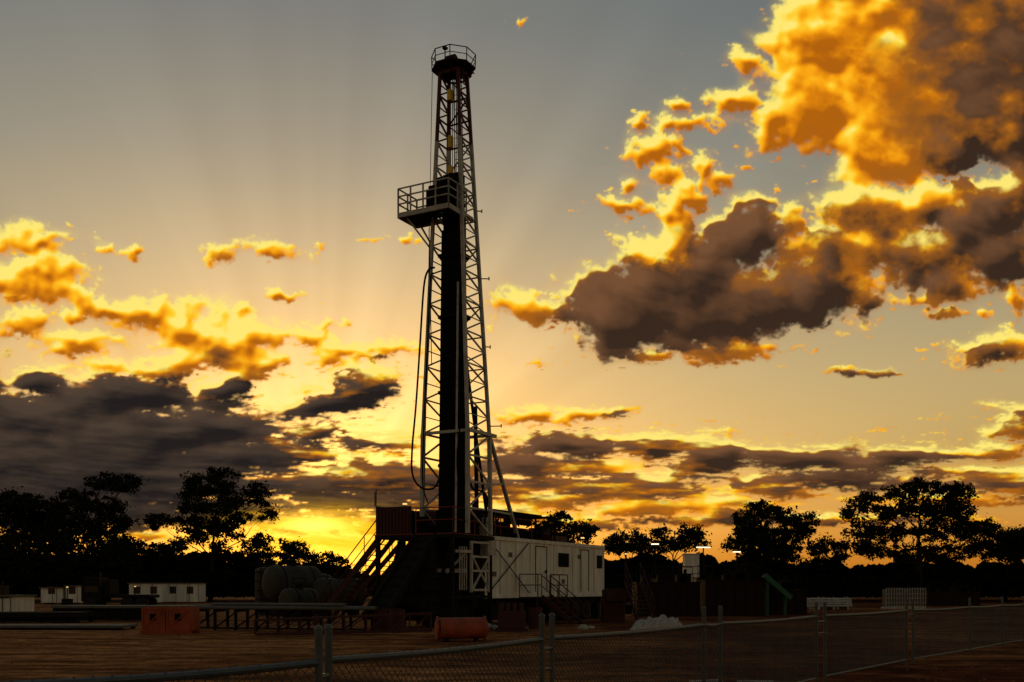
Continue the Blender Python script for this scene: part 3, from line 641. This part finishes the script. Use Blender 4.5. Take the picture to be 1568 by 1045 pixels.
leaves("foliage",np.concatenate(C),.25,.5,M_leaf2,e,.7)
# ---------------------------------------------------------------- fence
pts=[(-350,175),(-60,154),(488,115),(503,111),(830,79),(845,77),(1078,57),(1103,55),(1250,44),(1263,43),(1388,35),(1398,34.5),(1485,30),(1535,27),(1568,25.5),(1700,22)]
fp=[Vector(((x-CX)/F*(784/h),784/h,0)) for x,h in pts]
fe=empty("chain_link_fence",(0,0,0)); m=MB(); mw=MB()
def sag(p,q):
    n=8; r=[]
    for i in range(n+1):
        t=i/n; v=p.lerp(q,t); v.z=1.2-.02*math.sin(math.pi*t); r.append(v)
    return r
for i,p in enumerate(fp): m.tube(p,p+Vector((0,0,1.42)),.028,10); m.dome(p+Vector((0,0,1.42)),(0,0,1),.032,.03,8,3)
for i in range(len(fp)-1):
    p,q=fp[i],fp[i+1]; Ls=(q-p).length
    if Ls<.5: 
        m.tube(p+Vector((0,0,.9)),q+Vector((0,0,.9)),.015,6); m.tube(p+Vector((0,0,1.1)),q+Vector((0,0,1.1)),.02,6); continue
    m.path(sag(p,q),.026,8); m.tube(p+Vector((0,0,.12)),q+Vector((0,0,.12)),.02,6)
    g=.075 if Ls<8 else .09; nn=int(Ls/g); H=1.06; u=(q-p).normalized()
    for s_ in (1,-1):
        for k in range(-int(H/g),nn+1):
            x0=k*g; t0=max(0,-x0); t1=min(H,Ls-x0)
            if t1<=t0: continue
            A0=p+u*(x0+t0); A1=p+u*(x0+t1)
            if s_==1: A0.z=.12+t0; A1.z=.12+t1
            else: A0.z=.12+H-t0; A1.z=.12+H-t1
            mw.tube(A0,A1,.0034,3,cap=False)
    for k in range(int(Ls/.11)):
        v=p+u*(k*.11); v.z=1.195-.02*math.sin(math.pi*k*.11/Ls); mw.tube(v+Vector((0,0,-.03)),v+u*.03+Vector((0,0,.035)),.008,4)
m.obj("posts_and_rails",M_galv,fe); mw.obj("wire_mesh",M_wire,fe)
# ---------------------------------------------------------------- site objects
def cabin(name,x0,x1,y0,y1,D,win=3):
    a=W(x0,y1,D);b=W(x1,y0,D); e=empty(name,(a.x,D,0)); w_=b.x-a.x; z0_=.15; z1_=b.z
    m=MB(); m.box(0,w_,0,2.6,z0_,z1_); m.obj("walls",M_cabin,e,bevel=.02)
    m=MB(); m.box(-.12,w_+.12,-.15,2.75,z1_+.002,z1_+.1); m.obj("roof",M_grey,e)
    m=MB()
    for i in range(win):
        c=w_*(i+.5)/win; m.box(c-.35,c+.35,-.03,-.005,z0_+.9,z0_+1.6)
        m.box(c-.39,c+.39,-.045,-.031,z0_+1.6,z0_+1.66)
    m.box(w_*.72,w_*.72+.05,-.03,-.004,z0_,z0_+1.95); m.obj("windows_and_door",M_glass,e)
    m=MB(); 
    for i in range(int(w_/1.2)+1): m.box(i*1.2,i*1.2+.05,-.02,-.003,z0_,z1_)
    for x in (.3,w_-.5): m.box(x,x+.2,.2,2.3,-.05,z0_-.003)
    m.obj("ribs",M_grey,e)
cabin("site_cabin",197,248,894,922,108,2); cabin("site_cabin",252,304,894,922,110,2); cabin("site_cabin",100,142,898,924,104,2); cabin("site_cabin",62,96,901,925,104,1); cabin("site_cabin",-45,22,914,948,62,2)
t=W(175,0,80); e=empty("parked_truck",(t.x,80,0)); m=MB(); m.box(-2.2,-.6,-1,1,.6,1.9); m.box(-2.0,-.75,-.9,.9,1.9,2.5); m.box(-.5,3.2,-1.1,1.1,.9,1.15); m.box(-.4,0,-1,1,1.15,2.3); m.obj("cab_and_tray",M_dark,e,bevel=.08)
m=MB()
for x in (-1.5,1.4,2.5):
    for y in (-1.1,.8): m.tube((x,y,.5),(x,y+.3,.5),.5,18)
m.obj("wheels",M_tyre,e); m=MB(); m.box(-2.215,-2.19,-.8,.8,1.5,1.85) ; m.box(-1.9,-.9,-1.02,-1.002,1.35,1.8); m.tube((-.7,-.9,1.9),(-.7,-.9,2.9),.06,8); m.obj("windows_and_exhaust",M_glass,e)
def vtank(name,x0,x1,y0,D,mt=M_tank):
    a=W(x0,0,D);b=W(x1,y0,D); r=(b.x-a.x)/2; e=empty(name,((a.x+b.x)/2,D,0)); m=MB(); m.tube((0,0,.05),(0,0,b.z-.25),r,24,cap=False); m.dome((0,0,b.z-.25),(0,0,1),r,.25,24,5); m.obj("shell",mt,e,True)
    m=MB()
    for z in np.arange(.4,b.z-.3,.55): m.tube((0,0,z),(0,0,z+.05),r+.02,24)
    for o in (-.2,.2): m.tube((o,-r-.1,0),(o,-r-.1,b.z+.2),.02,5)
    for k in range(8): m.tube((-.2,-r-.1,.3*k+.2),(.2,-r-.1,.3*k+.2),.015,4)
    m.tube((0,0,b.z),(0,0,b.z+.15),.2,12); m.obj("bands_and_ladder",M_dark,e)
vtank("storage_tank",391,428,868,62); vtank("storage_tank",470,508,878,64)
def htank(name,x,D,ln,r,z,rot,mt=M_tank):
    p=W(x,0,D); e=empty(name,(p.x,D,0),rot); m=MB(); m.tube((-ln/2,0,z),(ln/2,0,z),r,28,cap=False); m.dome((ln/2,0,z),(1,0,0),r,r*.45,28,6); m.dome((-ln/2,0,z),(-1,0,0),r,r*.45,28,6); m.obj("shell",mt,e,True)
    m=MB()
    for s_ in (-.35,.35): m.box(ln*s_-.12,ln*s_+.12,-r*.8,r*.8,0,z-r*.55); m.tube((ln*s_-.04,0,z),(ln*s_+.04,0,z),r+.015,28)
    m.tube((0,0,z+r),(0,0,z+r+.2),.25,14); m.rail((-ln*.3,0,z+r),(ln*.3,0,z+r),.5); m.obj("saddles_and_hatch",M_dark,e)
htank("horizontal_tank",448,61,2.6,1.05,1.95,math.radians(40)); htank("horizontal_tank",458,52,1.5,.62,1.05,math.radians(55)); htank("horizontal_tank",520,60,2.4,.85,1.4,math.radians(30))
e=empty("pipe_rack",(0,0,0)); m=MB(); mp=MB(); mr=MB()
A0=W(298,0,41);A1=W(560,0,39);A0.z=A1.z=0
for i in range(9):
    p=A0.lerp(A1,i/8); 
    for y in (0,1.8):
        m.beam(p+Vector((0,y,0)),p+Vector((0,y,.75)),.1)
    m.beam(p+Vector((0,-.1,.78)),p+Vector((0,1.9,.78)),.12)
    if i<8:
        q=A0.lerp(A1,(i+1)/8); m.beam(p+Vector((0,-.02,.1)),q+Vector((0,-.02,.72)),.05); m.beam(p+Vector((0,0,.1)),q+Vector((0,0,.1)),.07)
for j in range(9): mp.tube(A0+Vector((-.2,.05+j*.19,.9)),A1+Vector((.3,.05+j*.19,.9)),.07,8)
for j in range(5): mp.tube(A0+Vector((.6,.3+j*.19,1.03)),A1+Vector((-.9,.3+j*.19,1.03)),.06,8)
B0=W(390,0,36);B1=W(660,0,37.5);B0.z=B1.z=0
for k in range(2):
    mr.beam(B0+Vector((0,k*.6,.55)),B1+Vector((0,k*.6,.75)),.07); mr.beam(B0+Vector((0,k*.6,.05)),B1+Vector((0,k*.6,.12)),.07)
for i in range(9):
    p=B0.lerp(B1,i/8); mr.beam(p+Vector((0,0,.08)),p+Vector((0,0,.55+.2*i/8)),.05)
    if i<8: q=B0.lerp(B1,(i+1)/8); mr.beam(p+Vector((0,0,.1)),q+Vector((0,0,.6+.2*i/8)),.04)
m.obj("trestles",M_dark,e); mp.obj("drill_pipes",M_grey,e); mr.obj("red_truss",M_doghouse,e)
def plat(name,x0,x1,yt,D,depth,mt,h=.18):
    a=W(x0,yt,D);b=W(x1,yt,D); e=empty(name,(a.x,D,0)); w_=b.x-a.x; m=MB(); m.box(0,w_,0,depth,a.z-h,a.z); m.obj("deck",mt,e,bevel=.01)
    m=MB(); n=max(2,int(w_/1.8))
    for i in range(n+1):
        x=.05+(w_-.25)*i/n
        for y in (.1,depth-.3): m.box(x,x+.15,y,y+.15,0,a.z-h-.002)
    m.box(.1,w_-.1,.28,.34,.05,a.z-h-.01); m.obj("legs",M_dark,e)
plat("steel_platform",78,300,928,52,2.6,M_grey,.12); plat("steel_platform",-60,186,958,41,1.8,M_grey,.1); plat("steel_platform",-60,120,938,49,2,M_dark,.25)
p=W(217,0,37.2); e=empty("orange_skid_bin",(p.x,37.2,0)); m=MB()
for (x0,x1) in ((0,.86),(.9,1.75)):
    m.box(x0,x1,0,.06,.12,.98); m.box(x0,x0+.05,.061,1.1,.12,.95); m.box(x1-.05,x1,.061,1.1,.12,.95); m.box(x0,x1,1.101,1.15,.12,.98)
    m.box(x0-.0,x1,-.03,-.002,.9,1.0); m.box(x0,x1,-.03,-.002,.1,.2); m.box(x0,x0+.07,-.028,-.003,.2,.9); m.box(x1-.07,x1,-.028,-.003,.2,.9)
    m.beam((x0+.07,-.02,.22),(x1-.07,-.02,.88),.04)
for y in (0,1): m.box(-.05,1.8,y,y+.12,0,.119)
m.obj("bin_shell",M_orange,e); m=MB()
for x in (.3,1.2): m.box(x,x+.22,-.026,-.003,.5,.75)
m.obj("openings",M_black,e)
p=W(670,0,32); p2=W(742,0,32.6); e=empty("orange_pipe_drum",(p.x,32,0)); m=MB(); q=p2-p; q.z=0
m.tube((0,0,.42),Vector((q.x,q.y,.42)),.34,24); m.tube((-.04,0,.42),(0.03,.01,.42),.38,24); m.tube(Vector((q.x-.03,q.y,.42)),Vector((q.x+.04,q.y,.42)),.38,24); m.obj("drum",M_orange,e,bevel=.01)
m=MB(); m.box(.2,.35,-.3,.3,0,.12); m.box(q.x-.35,q.x-.2,.2,.9,0,.12); m.obj("chocks",M_dark,e)
p=W(762,0,40); e=empty("accumulator_skid",(p.x,40,0)); m=MB(); m.box(0,1.1,0,.8,.1,.75); m.box(-.1,1.2,-.05,.85,0,.098)
for i in range(4): m.tube((.15+i*.26,.2,.752),(.15+i*.26,.2,1.1),.1,10)
m.obj("skid",M_doghouse,e,bevel=.02)
for x,D in ((583,39.5),(598,39.8),(608,38.9),(820,42.5)):
    p=W(x,0,D); m=MB(); m.tube((0,0,0),(0,0,.88),.29,18)
    for z in (0,.28,.57,.85): m.tube((0,0,z),(0,0,z+.03),.305,18)
    m.tube((.12,0,.881),(.12,0,.9),.04,8); o=m.obj("oil_drum",M_doghouse); o.location=(p.x,D,0)
def blob(name,x,D,r,mt,sq=.6):
    p=W(x,0,D); m=MB(); n=14; k=9; vs=[];
    for j in range(k+1):
        t=math.pi*j/k
        for i in range(n):
            u=2*math.pi*i/n; s_=1+random.uniform(-.14,.14); vs.append((r*s_*math.sin(t)*math.cos(u),r*s_*math.sin(t)*math.sin(u),r*sq*(1+math.cos(t)*s_)-.05))
    m.add(vs,[(j*n+i,j*n+(i+1)%n,(j+1)*n+(i+1)%n,(j+1)*n+i) for j in range(k) for i in range(n)]); o=m.obj(name,mt); o.location=(p.x,D,0)
for x,D,r in ((744,41,.28),(757,41.3,.2),(893,41,.22),(905,42,.16),(800,42,.15)): blob("rock",x,D,r,M_rock)
e=empty("plastic_sheet_pile",(0,0,0)); a=W(965,0,41); b_=W(1043,0,46); nu,nv=60,14; vs=[];fs=[]
for i in range(nu+1):
    t=i/nu; c=a.lerp(b_,t)
    for j in range(nv+1):
        s_=j/nv; prof=math.sin(math.pi*s_)**.7*(.26+.3*float(fbm(np.array([t*7.]),np.array([2.]),3)[0]))*min(1,8*t,8*(1-t)+.1)
        nz=float(fbm(np.array([t*24.]),np.array([s_*4.]),4)[0])-.5
        vs.append((c.x+nz*.12,c.y+(s_-.5)*.8,max(0.0,prof+nz*.34*math.sin(math.pi*s_))+.005))
for i in range(nu):
    for j in range(nv): k=i*(nv+1)+j; fs.append((k,k+nv+1,k+nv+2,k+1))
m=MB(); m.add(vs,fs); m.obj("sheet",M_tarp,e)
e=empty("loose_timber",(0,0,0)); m=MB()
for i in range(7):
    x=1005+i*26+random.uniform(-8,8); p=W(x,0,17.2+random.uniform(-.8,.8)); q=p+Vector((random.uniform(.5,1.2),random.uniform(-.3,.3),0)); p.z=q.z=.06; m.beam(p,q,.12,.06)
m.obj("planks",M_tarp,e)
m=MB()
for i in range(1600):
    Y_=random.uniform(9,45); x=random.uniform(-.6,.6)*Y_; r=random.uniform(.01,.035); p=Vector((x,Y_,0.0)); m.tube(p+Vector((0,0,-.02)),p+Vector((random.uniform(-.01,.01),0,r)),r,5,r*.5)
m.obj("gravel",M_pebble)
def mudtank(name,x0,x1,yt,D,mt,rot=0,depth=2.4):
    a=W(x0,yt,D);b=W(x1,yt,D); e=empty(name,(a.x,D,0),rot); w_=b.x-a.x; h=a.z; m=MB(); m.box(0,w_,0,depth,.15,h)
    for i in range(int(w_/.6)+1): m.box(min(i*.6,w_-.06),min(i*.6+.06,w_),-.07,-.003,.2,h-.05)
    m.box(-.05,w_+.05,-.1,depth+.05,h+.003,h+.07); m.box(-.05,w_+.05,-.08,depth,0,.148); m.obj("tank_body",mt,e)
    m=MB(); m.rail((0,0,h+.07),(w_,0,h+.07),.9,r=.022); m.rail((0,depth,h+.07),(w_,depth,h+.07),.9,r=.022)
    for k in range(5):
        x=random.uniform(.3,w_-1); s_=random.uniform(.3,.7); m.box(x,x+s_,.6,1.4,h+.072,h+.072+s_*.8); m.tube((x+s_/2,1,h+s_*.8),(x+s_/2,1,h+.3+s_*.9),.1,8)
    m.obj("walkway_rails",M_dark,e)
mudtank("mud_tank",975,1072,893,60,M_brown); mudtank("mud_tank",1080,1170,890,61,M_brown); mudtank("mud_tank",1005,1120,888,72,M_brown); mudtank("mud_tank",1175,1235,905,64,M_brown); mudtank("mud_tank",1420,1500,908,95,M_brown)
m=MB(); e=empty("access_stair",(0,0,0)); p=W(957,893,50);q=W(978,948,47.5); q.z=.05; m.stair(p,q,.8,(1,.3,0),10); p1=W(930,905,50); m.box(p1.x,p1.x+.95,50,52,p1.z-.5,p1.z+.1); m.obj("stair",M_doghouse,e)
m=MB(); e=empty("shaker_unit",(W(925,0,50).x,50.5,0)); m.box(0,1.1,0,1.6,.0,1.15); m.box(.05,.95,.1,1.4,1.152,1.6); m.obj("housing",M_doghouse,e,bevel=.05)
a=W(1058,0,72); e=empty("feed_silo",(a.x,72,0)); m=MB(); m.box(-.5,.5,-.5,.5,2.4,4.0); m.tube((0,0,2.4),(0,0,1.6),.5,4,.15); m.box(-.55,.55,-.55,.55,4.002,4.08); m.obj("hopper",M_white,e,bevel=.03)
m=MB(); 
for x in (-.5,.5):
    for y in (-.5,.5): m.beam((x,y,0),(x,y,2.4),.08)
for z in (.8,1.6): m.beam((-.5,-.5,z),(.5,-.5,z),.06)
m.obj("legs",M_dark,e)
def lamp(x,y,D,wpx,mt=M_lamp):
    p=W(x,y,D); e=empty("light_tower",(p.x,D,0)); w_=wpx/F*D; m=MB(); m.tube((0,0,0),(0,0,p.z),.05,8); m.box(-w_/2,w_/2,-.1,.15,p.z+.02,p.z+.09); m.box(-.4,.4,-.4,.4,0,.6); m.obj("mast",M_dark,e)
    m=MB(); m.box(-w_/2*.8,w_/2*.8,-.12,.1,p.z-.06,p.z+.015); m.obj("lamp_head",mt,e)
lamp(1077,838,74,26);lamp(1003,833,74,14);lamp(1128,845,76,14);lamp(958,848,66,3,M_lampw)
lamp(103,899,100,2,M_lampw);lamp(207,898,104,2,M_lampw)
p=W(1170,0,63); e=empty("green_conveyor",(p.x,63,0)); m=MB(); m.beam((0,0,2.4),(1.6,0,1.0),.6,.1); m.beam((0,-.3,2.45),(1.6,-.3,1.05),.05,.3); m.beam((0,.3,2.45),(1.6,.3,1.05),.05,.3)
for x,z in ((.2,2.2),(1.3,1.2)): m.beam((x,-.2,0),(x,-.2,z),.07); m.beam((x,.2,0),(x,.2,z),.07)
m.obj("conveyor",M_green,e)
p=W(1245,0,78); e=empty("pipe_stack",(p.x,78,0)); m=MB()
for j in range(4):
    for i in range(12-j): m.tube((0,i*.2+j*.1,.3+j*.17),(3.0,i*.2+j*.1,.3+j*.17),.08,8)
for x in (.4,1.5,2.6): m.box(x,x+.1,-.1,2.4,0,.2); m.beam((x,-.15,0),(x,-.15,1.0),.06)
m.obj("pipes",M_lattice,e)
for x0 in (1357,1389):
    p=W(x0,0,82); e=empty("bulk_tote",(p.x,82,0)); m=MB(); m.box(.06,1.44,.06,1.1,.2,1.55); m.obj("bladder",M_grey,e,bevel=.06)
    m=MB()
    for i in range(8): m.beam((i*.214,0,.15),(i*.214,0,1.7),.035)
    for z in (.18,.5,.85,1.2,1.6): m.beam((0,-.02,z),(1.5,-.02,z),.035)
    m.box(0,1.5,0,1.2,.0,.14); m.obj("cage",M_lattice,e)
p=W(1410,0,100); e=empty("power_pole",(p.x,100,0)); m=MB(); m.tube((0,0,0),(0,0,5.2),.09,8,.06); m.beam((-.5,0,5),(.5,0,5),.07); m.obj("pole",M_bark,e)
print("done", len(co_))
